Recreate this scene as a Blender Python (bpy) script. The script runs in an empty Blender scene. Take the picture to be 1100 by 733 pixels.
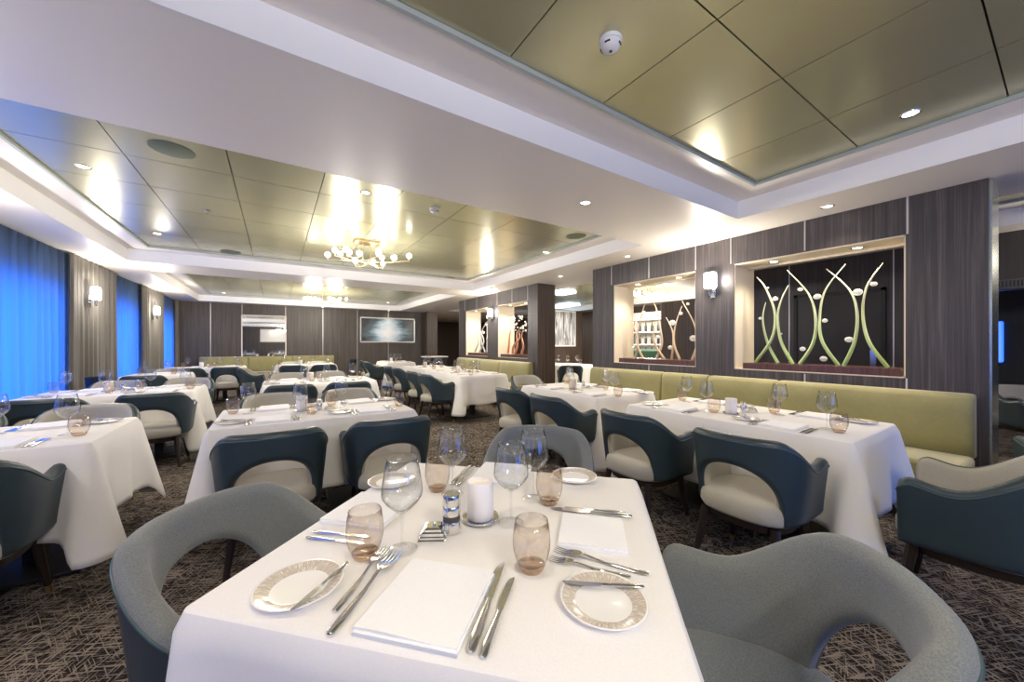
import bpy, math, random
from mathutils import Vector, Matrix
R = random.Random(7)
PI = math.pi
sc = bpy.context.scene
COL = sc.collection
# ------------------------------------------------------------------ camera model
F = 392.0; TH = math.radians(32.9); CH = 1.274; HY = 370.0
cT, sT = math.cos(TH), math.sin(TH)
def ray(px, py):
    l = (px-550)/F; v = (HY-py)/F
    return (l*cT+sT, -l*sT+cT, v)
def on_z(px, py, z):
    r = ray(px, py); t = (z-CH)/r[2]; return Vector((r[0]*t, r[1]*t, z))
def on_x(px, py, X):
    r = ray(px, py); t = X/r[0]; return Vector((X, r[1]*t, CH+r[2]*t))
def cam_xy(l, d): return (l*cT+d*sT, -l*sT+d*cT)
cam = bpy.data.cameras.new('camera'); co = bpy.data.objects.new('camera', cam); COL.objects.link(co)
co.location = (0, 0, CH); co.rotation_euler = (PI/2, 0, -TH)
cam.sensor_width = 36; cam.lens = 36*F/1100; cam.shift_y = (HY-366.5)/1100; cam.clip_start = .02
sc.camera = co
sc.view_settings.view_transform = 'Standard'; sc.view_settings.look = 'None'; sc.view_settings.gamma = 1
sc.view_settings.use_curve_mapping = False; sc.view_settings.exposure = 0.8
sc.cycles.transparent_max_bounces = 40; sc.cycles.max_bounces = 10; sc.cycles.diffuse_bounces = 8
sc.cycles.glossy_bounces = 5; sc.cycles.caustics_reflective = False; sc.cycles.caustics_refractive = False
sc.cycles.sample_clamp_indirect = 4

# ------------------------------------------------------------------ materials
MATS = {}
def new_mat(name):
    m = bpy.data.materials.new(name); m.use_nodes = True; MATS[name] = m
    nt = m.node_tree; b = nt.nodes['Principled BSDF']
    return m, nt, b
def pm(name, col, rough=.5, metal=0, spec=.5, **k):
    m, nt, b = new_mat(name)
    b.inputs['Base Color'].default_value = (*col, 1); b.inputs['Roughness'].default_value = rough
    b.inputs['Metallic'].default_value = metal; b.inputs['Specular IOR Level'].default_value = spec
    for kk, v in k.items(): b.inputs[kk.replace('_', ' ')].default_value = v
    return m
def nodes_coord(nt, scale=(1,1,1), rot=(0,0,0), kind='Object'):
    tc = nt.nodes.new('ShaderNodeTexCoord'); mp = nt.nodes.new('ShaderNodeMapping')
    mp.inputs['Scale'].default_value = scale; mp.inputs['Rotation'].default_value = rot
    nt.links.new(tc.outputs[kind], mp.inputs['Vector']); return mp.outputs['Vector']
def noise(nt, vec, scale, detail=3, rough=.5, dist=0):
    n = nt.nodes.new('ShaderNodeTexNoise'); n.inputs['Scale'].default_value = scale
    n.inputs['Detail'].default_value = detail; n.inputs['Roughness'].default_value = rough
    n.inputs['Distortion'].default_value = dist
    nt.links.new(vec, n.inputs['Vector']); return n.outputs['Fac']
def ramp(nt, fac, stops):
    r = nt.nodes.new('ShaderNodeValToRGB'); e = r.color_ramp.elements
    while len(e) > 1: e.remove(e[0])
    e[0].position = stops[0][0]; e[0].color = (*stops[0][1], 1)
    for p, c in stops[1:]:
        x = e.new(p); x.color = (*c, 1)
    nt.links.new(fac, r.inputs['Fac']); return r.outputs['Color']
def bump(nt, b, h, s=.2, d=.01):
    n = nt.nodes.new('ShaderNodeBump'); n.inputs['Strength'].default_value = s; n.inputs['Distance'].default_value = d
    nt.links.new(h, n.inputs['Height']); nt.links.new(n.outputs['Normal'], b.inputs['Normal'])
def mathn(nt, op, a, b_=None):
    n = nt.nodes.new('ShaderNodeMath'); n.operation = op
    for i, x in enumerate((a, b_)):
        if x is None: continue
        if isinstance(x, (int, float)): n.inputs[i].default_value = x
        else: nt.links.new(x, n.inputs[i])
    return n.outputs[0]
def emis(name, col, s):
    m, nt, b = new_mat(name)
    b.inputs['Base Color'].default_value = (.9,.9,.9,1)
    b.inputs['Emission Color'].default_value = (*col, 1); b.inputs['Emission Strength'].default_value = s
    return m
def wood(name, c1, c2, c3, rough=.38):
    m, nt, b = new_mat(name)
    v = nodes_coord(nt, (38, 38, .9)); f1 = noise(nt, v, 1.0, 5, .65, .3)
    v2 = nodes_coord(nt, (160, 160, 1.6)); f2 = noise(nt, v2, 1.0, 3, .6)
    f = mathn(nt, 'ADD', mathn(nt, 'MULTIPLY', f1, .65), mathn(nt, 'MULTIPLY', f2, .35))
    c = ramp(nt, f, [(.3, c1), (.5, c2), (.68, c3)]); nt.links.new(c, b.inputs['Base Color'])
    b.inputs['Roughness'].default_value = rough
    return m
WOOD = wood('wood_grey', (.018,.015,.016), (.055,.047,.048), (.135,.118,.115))
WOODB = wood('wood_brown', (.034,.024,.018), (.085,.060,.045), (.16,.115,.085))
WOODF = wood('wood_far', (.030,.023,.019), (.062,.050,.042), (.11,.092,.078), .5)
def carpet():
    m, nt, b = new_mat('carpet')
    outs = []
    for ang, sc_, th in ((.45, (9, 115, 1), .55), (2.02, (9, 115, 1), .55), (1.15, (7, 140, 1), .60), (-.30, (7, 120, 1), .60)):
        v = nodes_coord(nt, (1,1,1), (0,0,ang))
        mp = nt.nodes.new('ShaderNodeMapping'); mp.inputs['Scale'].default_value = sc_; nt.links.new(v, mp.inputs['Vector'])
        f = noise(nt, mp.outputs['Vector'], 1.0, 2, .5, .06)
        mr = nt.nodes.new('ShaderNodeMapRange'); mr.inputs['From Min'].default_value = th; mr.inputs['From Max'].default_value = th+.04
        nt.links.new(f, mr.inputs['Value']); outs.append(mr.outputs['Result'])
    o = outs[0]
    for q in outs[1:]: o = mathn(nt, 'MAXIMUM', o, q)
    vv = nodes_coord(nt); pile = noise(nt, vv, 400, 2)
    big = noise(nt, vv, 3, 2)
    o = mathn(nt, 'MULTIPLY', o, mathn(nt, 'ADD', .35, mathn(nt, 'MULTIPLY', big, .9)))
    o = mathn(nt, 'MULTIPLY', o, mathn(nt, 'ADD', .55, mathn(nt, 'MULTIPLY', pile, .9)))
    c = ramp(nt, o, [(0, (.022,.018,.018)), (.35, (.10,.082,.07)), (1, (.36,.30,.24))])
    nt.links.new(c, b.inputs['Base Color']); b.inputs['Roughness'].default_value = .95; b.inputs['Specular IOR Level'].default_value = .1
    bump(nt, b, pile, .5, .004)
    return m
CARPET = carpet()
PAINT = pm('ceiling_paint', (.93,.875,.80), .38, 0, .35)
BAND = pm('band_paint', (.90,.84,.76), .35, 0, .4)
COVE_LIT = pm('cove_lit_white', (.95,.95,.93), .6)  # whiter than the soffit: the missing cove lighting is put into this colour
def panel_metal():
    m, nt, b = new_mat('satin_panel')
    v = nodes_coord(nt, (1, 1, 1)); f = noise(nt, v, 1.3, 2)
    c = ramp(nt, f, [(.3, (.54,.52,.33)), (.7, (.59,.57,.38))]); nt.links.new(c, b.inputs['Base Color'])
    b.inputs['Metallic'].default_value = .55; b.inputs['Roughness'].default_value = .24
    return m
PANEL = panel_metal()
DARKGAP = pm('dark_gap', (.03,.035,.025), .6)
CREAM = pm('cream_reveal', (.74,.66,.52), .5)
SILL = wood('sill_red', (.06,.025,.02), (.10,.045,.038), (.15,.07,.06), .25)
def fabric(name, c1, c2, scale=420, b_=.35):
    m, nt, b = new_mat(name)
    vx = nodes_coord(nt, (1,1,.25)); vy = nodes_coord(nt, (.25,.25,1))
    n1 = noise(nt, vx, scale, 2); n2 = noise(nt, vy, scale, 2)
    s = mathn(nt, 'MULTIPLY', mathn(nt, 'ADD', n1, n2), .5)
    c = ramp(nt, s, [(.38, c1), (.62, c2)]); nt.links.new(c, b.inputs['Base Color'])
    b.inputs['Roughness'].default_value = .9; b.inputs['Specular IOR Level'].default_value = .2
    b.inputs['Sheen Weight'].default_value = .25
    bump(nt, b, s, b_, .002)
    return m
FAB_GREY = fabric('fabric_grey', (.125,.136,.134), (.22,.235,.232), 1000, .25)
FAB_CREAM = fabric('fabric_cream', (.36,.34,.285), (.50,.475,.40), 1000, .2)
LEATHER = pm('leather_teal', (.028,.047,.057), .40, 0, .5)
PIPING = pm('leather_piping', (.05,.085,.09), .4)
LEG = pm('leg_dark', (.022,.014,.012), .3)
BRASS = pm('brass', (.75,.58,.30), .28, 1)
STEEL = pm('steel', (.78,.77,.74), .16, 1)
CHROME = pm('chrome', (.85,.86,.85), .07, 1)
CLOTH = fabric('table_linen', (.84,.815,.775), (.89,.865,.825), 900, .04)
NAPKIN = fabric('napkin_linen', (.90,.90,.90), (.95,.95,.94), 900, .04)
CHINA = pm('china', (.90,.89,.86), .12)
def ring_mat():
    m, nt, b = new_mat('plate_rim')
    tc = nt.nodes.new('ShaderNodeTexCoord')
    g = nt.nodes.new('ShaderNodeTexGradient'); g.gradient_type = 'RADIAL'; nt.links.new(tc.outputs['Object'], g.inputs['Vector'])
    cb = nt.nodes.new('ShaderNodeCombineXYZ'); nt.links.new(mathn(nt, 'MULTIPLY', g.outputs['Fac'], 190), cb.inputs['X'])
    ln = nt.nodes.new('ShaderNodeVectorMath'); ln.operation = 'LENGTH'; nt.links.new(tc.outputs['Object'], ln.inputs[0])
    nt.links.new(mathn(nt, 'MULTIPLY', ln.outputs['Value'], 60), cb.inputs['Y'])
    f = noise(nt, cb.outputs[0], 1, 2)
    c = ramp(nt, f, [(.5, (.56,.49,.40)), (.64, (.82,.77,.69))]); nt.links.new(c, b.inputs['Base Color'])
    b.inputs['Roughness'].default_value = .15
    return m
RIM = ring_mat()
def thin_glass(name, c_face, c_edge, refl=1.0):
    m = bpy.data.materials.new(name); m.use_nodes = True; nt = m.node_tree; nt.nodes.clear()
    out = nt.nodes.new('ShaderNodeOutputMaterial'); mx = nt.nodes.new('ShaderNodeMixShader')
    t = nt.nodes.new('ShaderNodeBsdfTransparent'); g = nt.nodes.new('ShaderNodeBsdfGlossy'); g.inputs['Roughness'].default_value = .02
    lw = nt.nodes.new('ShaderNodeLayerWeight'); lw.inputs['Blend'].default_value = .5
    c = ramp(nt, lw.outputs['Facing'], [(0, c_face), (.72, c_face), (.97, c_edge)])
    fr = mathn(nt, 'ADD', .06, mathn(nt, 'MULTIPLY', mathn(nt, 'POWER', lw.outputs['Facing'], 3.0), .6*refl))
    nt.links.new(c, t.inputs['Color']); nt.links.new(fr, mx.inputs[0])
    nt.links.new(t.outputs[0], mx.inputs[1]); nt.links.new(g.outputs[0], mx.inputs[2]); nt.links.new(mx.outputs[0], out.inputs[0])
    return m
GLASS = thin_glass('clear_glass', (.975,.98,.98), (.34,.37,.39))
AMBER = thin_glass('tinted_glass', (.972,.942,.905), (.42,.32,.24))
AMBERB = thin_glass('tinted_base', (.95,.85,.74), (.66,.50,.36))
PANE = thin_glass('window_pane', (.95,.97,.99), (.8,.85,.9))
def sheer():
    m = bpy.data.materials.new('sheer'); m.use_nodes = True; nt = m.node_tree; nt.nodes.clear()
    out = nt.nodes.new('ShaderNodeOutputMaterial'); mx = nt.nodes.new('ShaderNodeMixShader'); mx.inputs[0].default_value = .35
    t = nt.nodes.new('ShaderNodeBsdfTranslucent'); d = nt.nodes.new('ShaderNodeBsdfDiffuse')
    t.inputs[0].default_value = (.55,.72,.95,1); d.inputs[0].default_value = (.10,.13,.20,1)
    nt.links.new(t.outputs[0], mx.inputs[1]); nt.links.new(d.outputs[0], mx.inputs[2]); nt.links.new(mx.outputs[0], out.inputs[0])
    return m
SHEER = sheer()
DRAPE = fabric('drape_grey', (.13,.12,.105), (.17,.16,.14), 300, .05)
VELVET = None
def velvet():
    m, nt, b = new_mat('velvet_green')
    v = nodes_coord(nt); f = noise(nt, v, 2.2, 4, .6); f2 = noise(nt, v, 60, 2)
    c = ramp(nt, mathn(nt, 'ADD', mathn(nt, 'MULTIPLY', f, .8), mathn(nt, 'MULTIPLY', f2, .2)), [(.3, (.24,.22,.085)), (.7, (.36,.33,.145))])
    nt.links.new(c, b.inputs['Base Color']); b.inputs['Roughness'].default_value = .8; b.inputs['Sheen Weight'].default_value = .5
    return m
VELVET = velvet()
BULB = emis('bulb', (1,.98,.93), 6); DLIGHT = emis('downlight_glow', (1,.88,.68), 9); SHADE = emis('sconce_glow', (.98,.98,1), 2.2)
LEDP = emis('led_panel', (.65,.85,1), 2.2)
CANDLE = pm('frosted', (.88,.84,.80), .5, Subsurface_Weight=.2) if False else pm('frosted', (.90,.86,.83), .45)
WHITEP = pm('white_plastic', (.85,.85,.83), .4)
SPK = pm('speaker_green', (.16,.19,.13), .8)
BLACK = pm('black_matte', (.012,.012,.013), .5)
MIRROR = pm('mirror_face', (.92,.93,.93), .02, 1)
STRIP = pm('seam_strip', (.62,.62,.60), .35, .6)
CRYSTAL = pm('crystal_glass', (.95,.96,.96), .04, .0, 1.0, Alpha=.45)
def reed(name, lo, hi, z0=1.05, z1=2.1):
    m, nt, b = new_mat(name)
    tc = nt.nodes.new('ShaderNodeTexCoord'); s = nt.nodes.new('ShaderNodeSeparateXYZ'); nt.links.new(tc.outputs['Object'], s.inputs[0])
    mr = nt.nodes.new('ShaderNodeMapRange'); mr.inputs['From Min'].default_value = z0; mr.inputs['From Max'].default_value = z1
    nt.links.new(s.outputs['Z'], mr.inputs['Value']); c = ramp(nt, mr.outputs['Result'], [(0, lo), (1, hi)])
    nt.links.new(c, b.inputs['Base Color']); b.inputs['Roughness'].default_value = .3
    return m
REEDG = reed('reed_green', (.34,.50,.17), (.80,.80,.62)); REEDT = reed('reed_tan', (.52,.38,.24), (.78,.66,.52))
REEDO = reed('reed_orange', (.55,.24,.12), (.72,.42,.28)); REEDW = reed('reed_silver', (.5,.5,.5), (.7,.7,.7))

# ------------------------------------------------------------------ mesh helpers
def link(o, parent=None):
    COL.objects.link(o)
    if parent is not None: o.parent = parent
    return o
class MB:
    def __init__(s): s.v = []; s.f = []; s.mi = []; s.m = 0
    def add(s, vs, fs, M=None):
        b = len(s.v)
        s.v += [tuple((M @ Vector(v)) if M is not None else v) for v in vs]
        for f in fs: s.f.append(tuple(i+b for i in f)); s.mi.append(s.m)
        return s
    def box(s, x0, x1, y0, y1, z0, z1, M=None):
        return s.add([(x0,y0,z0),(x1,y0,z0),(x1,y1,z0),(x0,y1,z0),(x0,y0,z1),(x1,y0,z1),(x1,y1,z1),(x0,y1,z1)],
              [(0,3,2,1),(4,5,6,7),(0,1,5,4),(1,2,6,5),(2,3,7,6),(3,0,4,7)], M)
    def lathe(s, prof, n=24, M=None):
        vs = []; fs = []
        k = len(prof)
        for i in range(n):
            a = 2*PI*i/n
            for r, z in prof: vs.append((r*math.cos(a), r*math.sin(a), z))
        for i in range(n):
            j = (i+1) % n
            for q in range(k-1): fs.append((i*k+q, j*k+q, j*k+q+1, i*k+q+1))
        return s.add(vs, fs, M)
    def tube(s, pts, rad, n=8, cap=True, M=None, flat=1.0):
        pts = [Vector(p) for p in pts]; vs = []; fs = []
        rr = rad if isinstance(rad, (list, tuple)) else [rad]*len(pts)
        prev = None
        for i, p in enumerate(pts):
            t = (pts[min(i+1, len(pts)-1)]-pts[max(i-1, 0)]).normalized()
            if prev is None:
                up = Vector((0,0,1)) if abs(t.z) < .9 else Vector((1,0,0))
                a = t.cross(up).normalized()
            else:
                a = (prev - t*prev.dot(t)).normalized()
            prev = a; b = t.cross(a)
            for k in range(n):
                an = 2*PI*k/n; vs.append(tuple(p + (a*math.cos(an) + b*math.sin(an)*flat)*rr[i]))
        for i in range(len(pts)-1):
            for k in range(n):
                k2 = (k+1) % n; fs.append((i*n+k, i*n+k2, (i+1)*n+k2, (i+1)*n+k))
        if cap:
            fs.append(tuple(range(n-1, -1, -1))); fs.append(tuple((len(pts)-1)*n+k for k in range(n)))
        return s.add(vs, fs, M)
    def sphere(s, c, r, n=12, m=8, sc_=(1,1,1), M=None):
        vs = []; fs = []
        for j in range(m+1):
            ph = PI*j/m
            for i in range(n):
                a = 2*PI*i/n; vs.append((c[0]+r*sc_[0]*math.sin(ph)*math.cos(a), c[1]+r*sc_[1]*math.sin(ph)*math.sin(a), c[2]-r*sc_[2]*math.cos(ph)))
        for j in range(m):
            for i in range(n):
                i2 = (i+1) % n; fs.append((j*n+i, j*n+i2, (j+1)*n+i2, (j+1)*n+i))
        return s.add(vs, fs, M)
    def mesh(s, name, mats, smooth=True, auto=35):
        me = bpy.data.meshes.new(name); me.from_pydata(s.v, [], s.f)
        mats = mats if isinstance(mats, (list, tuple)) else [mats]
        for m in mats: me.materials.append(m)
        for p, mi in zip(me.polygons, s.mi): p.material_index = mi; p.use_smooth = smooth
        me.update()
        if smooth and auto: 
            try: me.set_sharp_from_angle(angle=math.radians(auto))
            except Exception: pass
        return me
    def build(s, name, mats, parent=None, smooth=True, bevel=0, auto=35, loc=None, fix=True):
        me = s.mesh(name, mats, smooth, auto)
        if fix:
            import bmesh
            bm = bmesh.new(); bm.from_mesh(me); bmesh.ops.recalc_face_normals(bm, faces=bm.faces); bm.to_mesh(me); bm.free()
        o = bpy.data.objects.new(name, me); link(o, parent)
        if bevel:
            b = o.modifiers.new('bevel', 'BEVEL'); b.width = bevel; b.segments = 2; b.limit_method = 'ANGLE'
        if loc: o.location = loc
        return o
def tag(o, label, cat, group=None, kind=None):
    o['label'] = label; o['category'] = cat
    if group: o['group'] = group
    if kind: o['kind'] = kind
    return o
def empty(name, loc=(0,0,0), rz=0):
    o = bpy.data.objects.new(name, None); link(o); o.location = loc; o.rotation_euler = (0,0,rz); o.empty_display_size = .1; return o
def struct(name, mb, mats, parent=None, **k):
    o = mb.build(name, mats, parent, **{'smooth': False, **k}); o['kind'] = 'structure'; return o
def copy_tree(o, parent=None):
    c = o.copy(); COL.objects.link(c)
    if parent is not None: c.parent = parent
    for ch in list(o.children): copy_tree(ch, c)
    return c
class Proto:
    """builds the first instance itself, later ones are copies"""
    def __init__(s, fn): s.fn = fn; s.o = None
    def put(s, label, cat, loc, rz=0, group=None, tilt=None):
        if s.o is None: s.o = s.fn(); o = s.o
        else: o = copy_tree(s.o)
        o.location = loc; o.rotation_euler = (0, 0, rz) if tilt is None else (*tilt, rz)
        return tag(o, label, cat, group)
def lamp(kind, name, loc, energy, col, parent, **k):
    l = bpy.data.lights.new(name, kind); l.energy = energy; l.color = col
    for a, b in k.items(): setattr(l, a, b)
    o = bpy.data.objects.new(name, l); link(o, parent); o.location = loc; return o

# ------------------------------------------------------------------ room shell
XL, XR, T = -2.46, 4.4, .45
YB, YF = -3.6, 13.7
ZC, ZP = 2.5, 2.67
b = MB().box(-2.9, 10.2, YB-.3, 20.2, -.1, 0); struct('floor', b, CARPET)
# recesses in the ceiling (outer openings)
REC = [(-1.82, 3.80, -3.05, 1.80), (-1.82, 3.80, 2.91, 7.50), (-1.82, 3.80, 8.40, 13.42), (5.05, 6.35, -2.6, 3.6), (5.3, 9.3, 4.6, 12.5)]
def soffit():
    xs = sorted({-2.9, 10.2} | {r[0] for r in REC} | {r[1] for r in REC}); ys = sorted({YB-.3, 20.2} | {r[2] for r in REC} | {r[3] for r in REC})
    b = MB()
    for i in range(len(xs)-1):
        for j in range(len(ys)-1):
            cx, cy = (xs[i]+xs[i+1])/2, (ys[j]+ys[j+1])/2
            if any(r[0] < cx < r[1] and r[2] < cy < r[3] for r in REC): continue
            b.add([(xs[i],ys[j],ZC),(xs[i+1],ys[j],ZC),(xs[i+1],ys[j+1],ZC),(xs[i],ys[j+1],ZC)], [(0,3,2,1)])
    b.box(-2.9, 10.2, YB-.3, 20.2, 2.9, 3.0)
    return struct('ceiling', b, PAINT, fix=False)
soffit()
def seams(lo, hi, first, pitch):
    out = [first + k*pitch for k in range(-20, 21)]
    return [lo] + [x for x in out if lo+.1 < x < hi-.1] + [hi]
for k, (x0, x1, y0, y1) in enumerate(REC):
    b = MB()
    for q in ((x0-.02,x0,y0,y1), (x1,x1+.02,y0,y1), (x0,x1,y0-.02,y0), (x0,x1,y1,y1+.02)): b.box(*q, ZC+.002, ZP+.05)
    struct('trim_%d' % (k+1), b, COVE_LIT)
    w = .26; g0, g1, h0, h1 = x0+w, x1-w, y0+w+.02, y1-w
    b = MB()
    for q in ((x0,g0,y0,y1), (g1,x1,y0,y1), (g0,g1,y0,h0), (g0,g1,h1,y1)): b.box(*q, ZP, ZP+.08)
    struct('trim_%d' % (k+11), b, BAND)
    b = MB()
    e = .022
    for q in ((g0,g0+e,h0,h1), (g1-e,g1,h0,h1), (g0,g1,h0,h0+e), (g0,g1,h1-e,h1)): b.box(*q, ZP-.004, ZP+.06)
    struct('trim_%d' % (k+21), b, pm('lip%d' % k, (.50,.55,.50), .4))
    b = MB(); gx = seams(g0+e, g1-e, -.95 if k != 0 else .97, .645); gy = seams(h0+e, h1-e, 3.85 if k != 0 else .85, .65 if k else .64)
    G = .0035
    for i in range(len(gx)-1):
        for j in range(len(gy)-1): b.box(gx[i]+G, gx[i+1]-G, gy[j]+G, gy[j+1]-G, ZP+.02, ZP+.035)
    b.m = 1; b.box(g0, g1, h0, h1, ZP+.036, ZP+.05)
    o = struct('ceiling_panel', b, [PANEL, DARKGAP])

# wall left with window openings
WIN = [(-3.2,-2.2), (-.3,1.05), (2.4,3.9), (5.1,7.24), (8.86,10.28), (11.95,13.25)]
WZ0, WZ1 = .35, 2.02
b = MB(); ys = [YB] + [v for w in WIN for v in w] + [YF]
for i in range(0, len(ys), 2): b.box(XL-.18, XL, ys[i], ys[i+1], 0, ZC)
for (a, c) in WIN: b.box(XL-.18, XL, a, c, 0, WZ0); b.box(XL-.18, XL, a, c, WZ1, ZC)
struct('wall_left', b, pm('wall_paint', (.35,.33,.31), .7))
for n, (a, c) in enumerate(WIN):
    w = empty('window_%d' % (n+1), (XL-.12, (a+c)/2, WZ0)); w['kind'] = 'structure'; h = (c-a)/2; H = WZ1-WZ0
    f = MB().box(-.03,.03,-h,-h+.05,0,H).box(-.03,.03,h-.05,h,0,H).box(-.03,.03,-h,h,0,.05).box(-.03,.03,-h,h,H-.05,H)
    f.build('window_frame', WHITEP, w, smooth=False)
    MB().box(-.004,.004,-h+.05,h-.05,.05,H-.05).build('pane', PANE, w, smooth=False)
def curtain(y0, y1, x, amp, per, z0, z1, seed, gather=False):
    r = random.Random(seed); n = max(24, int((y1-y0)/.011)); b = MB(); vs = []; rows = 8
    ph = [r.random()*6.28 for _ in range(4)]
    for j in range(rows+1):
        t = j/rows; z = z1+(z0-z1)*t
        for i in range(n+1):
            y = y0+(y1-y0)*i/n
            a = amp*(.6+.4*t)*(math.sin(2*PI*y/per+ph[0]+.8*math.sin(y*3.1+ph[1])) + .35*math.sin(2*PI*y/(per*.43)+ph[2]+t*.5))
            vs.append((x+a, y+.012*math.sin(t*3+y*9), z))
    fs = [(j*(n+1)+i, j*(n+1)+i+1, (j+1)*(n+1)+i+1, (j+1)*(n+1)+i) for j in range(rows) for i in range(n)]
    return b.add(vs, fs)
def thick(o, t):
    m = o.modifiers.new('solid', 'SOLIDIFY'); m.thickness = t; m.offset = 0; return o
wl = ['hidden behind the camera side', 'behind the camera', 'beside the left table', 'closest to the photo left edge', 'between the two lit wall lamps', 'in the far left corner']
for n, (a, c) in enumerate(WIN):
    o = curtain(a-.06, c+.06, XL+.125, .028, .17, .02, 2.48, n).build('sheer_curtain', SHEER, auto=0, fix=False)
    tag(o, 'bright blue sheer curtain over the window ' + wl[n], 'curtain', 'blue sheer curtains')
dl = ['at the very back', 'behind the camera', 'by the nearest left table', 'left of the frame', 'behind the nearer lit wall lamp', 'behind the farther lit wall lamp', 'at the far corner']
ed = [YB+.02] + [v for w in WIN for v in w] + [YF-.03]
for n in range(0, len(ed), 2):
    if ed[n+1]-ed[n] < .1: continue
    o = thick(curtain(ed[n], ed[n+1], XL+.17, .026, .19, .02, 2.485, 50+n).build('drape', DRAPE, auto=0, fix=False), .004)
    tag(o, 'grey floor length drape ' + dl[n//2], 'curtain', 'grey drapes')
b = MB().box(XL, XL+.10, YB, YF, 2.40, 2.499); struct('trim_31', b, BLACK)

# other outer walls
BW_ADDED = [(.9,2.5),(2.8,4.3)]  # unseen windows, added to bring cool light onto the foreground cloth
b = MB(); xs = [XL-.2] + [v for w in BW_ADDED for v in w] + [10.2]
for i in range(0, len(xs), 2): b.box(xs[i], xs[i+1], YB-.15, YB, 0, ZC)
for (a, c) in BW_ADDED: b.box(a, c, YB-.15, YB, 0, .45); b.box(a, c, YB-.15, YB, 2.15, ZC)
struct('wall_back', b, WOODF)
for n, (a, c) in enumerate(BW_ADDED):
    w = empty('window_%d' % (n+11), ((a+c)/2, YB-.08, .45)); w['kind'] = 'structure'; h = (c-a)/2; H = 1.7
    MB().box(-h,-h+.05,-.03,.03,0,H).box(h-.05,h,-.03,.03,0,H).box(-h,h,-.03,.03,0,.05).box(-h,h,-.03,.03,H-.05,H).build('window_frame', WHITEP, w, smooth=False)
    MB().box(-h+.05,h-.05,-.004,.004,.05,H-.05).build('pane', PANE, w, smooth=False)
struct('wall_outer', MB().box(9.9, 10.05, YB, 20, 0, ZC), WOODB)
struct('wall_leak_stop', MB().box(4.78, 4.9, YF+.15, 20, 0, ZC), WOODB)  # unseen wall added to block sky light leaking in behind the far wall
struct('wall_corridor', MB().box(4.9, 10, 19, 19.15, 0, ZC), WOODB)
b = MB().box(XL-.2, 4.80, YF, YF+.15, 0, ZC); struct('wall_far', b, WOODF)
struct('wall_pilaster', MB().box(4.80, 5.22, YF-.35, YF+.3, 0, ZC), WOODB)
for n, x in enumerate([-1.6,-.86,.26,1.32,2.4,3.46]):
    b = MB()
    if x in (-.86,.26): b.box(x-.006, x+.006, YF-.004, YF, 2.18, ZC); b.box(x-.006, x+.006, YF-.004, YF, .1, .86)
    else: b.box(x-.006, x+.006, YF-.004, YF, .1, ZC)
    struct('trim_%d' % (41+n), b, STRIP)

r = empty('framed_picture', (-.15, YB+.02, 1.88)); MB().box(-.75,.75,-.01,.012,-.42,.42).build('canvas', pm('pale_canvas', (.85,.84,.80), .5), r, smooth=False)
b = MB()
for q in ((-.79,-.75,-.46,.46), (.75,.79,-.46,.46), (-.79,.79,.42,.46), (-.79,.79,-.46,-.42)): b.box(q[0], q[1], -.015, .03, q[2], q[3])
b.build('frame', pm('pale_oak', (.55,.48,.38), .4), r, smooth=False); tag(r, 'pale framed picture visible only in the far wall mirror', 'painting')
# right partition with niches
def partition(name, y0, y1, opens, zs=(.99, 2.19)):
    b = MB(); yy = [y0]
    for o in opens: yy += list(o)
    yy.append(y1)
    for i in range(0, len(yy), 2): b.box(XR, XR+T, yy[i], yy[i+1], 0, ZC)
    for o in opens: b.box(XR, XR+T, o[0], o[1], 0, zs[0]); b.box(XR, XR+T, o[0], o[1], zs[1], ZC)
    struct(name, b, [WOOD])
    for o in opens:
        b = MB(); e = .012
        b.box(XR+.008, XR+T+.01, o[1]-e, o[1], zs[0], zs[1]); b.box(XR+.008, XR+T+.01, o[0], o[0]+e, zs[0], zs[1])
        b.box(XR+.008, XR+T+.01, o[0], o[1], zs[1]-e, zs[1]); b.box(XR+.008, XR+T+.01, o[0], o[1], zs[0], zs[0]+.01)
        b.box(XR+.30, XR+.33, o[0]+e, o[1]-e, zs[1]-.035, zs[1]-e)
        struct('trim_%d' % (60+int(o[0]*10)), b, CREAM)
        b = MB().box(XR+.02, XR+.40, o[0]+.03, o[1]-.09, zs[0]+.01, zs[0]+.075)
        struct('sill_ledge', b, SILL)
N2, N1 = (.77, 2.13), (2.58, 3.90)
partition('wall_right', .35, 4.34, [N2, N1])
NF1, NF2 = (6.20, 7.42), (7.92, 9.15)
partition('wall_right_far', 5.86, 9.6, [NF1, NF2], (.97, 2.19))
struct('wall_right_end', MB().box(XR+.002, XR+T-.002, 5.852, 5.859, 0, ZC), WOODB)
b = MB().box(XR+.02, XR+T-.02, .335, .349, 0, ZC); struct('trim_91', b, pm('brushed', (.45,.48,.42), .25, .9))
for n, (y, za, zb) in enumerate([(.76,2.19,ZC),(.765,.9,.99),(1.46,2.2,ZC),(2.16,2.2,ZC),(2.58,2.2,ZC),(3.26,2.2,ZC),(3.94,2.2,ZC),(1.46,.9,.98),(3.26,.9,.98),
                                 (6.2,2.2,ZC),(6.8,2.2,ZC),(7.45,2.2,ZC),(8.5,2.2,ZC),(9.2,2.2,ZC)]):
    struct('trim_%d' % (100+n), MB().box(XR-.003, XR+.003, y-.006, y+.006, za, zb), STRIP)
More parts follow.
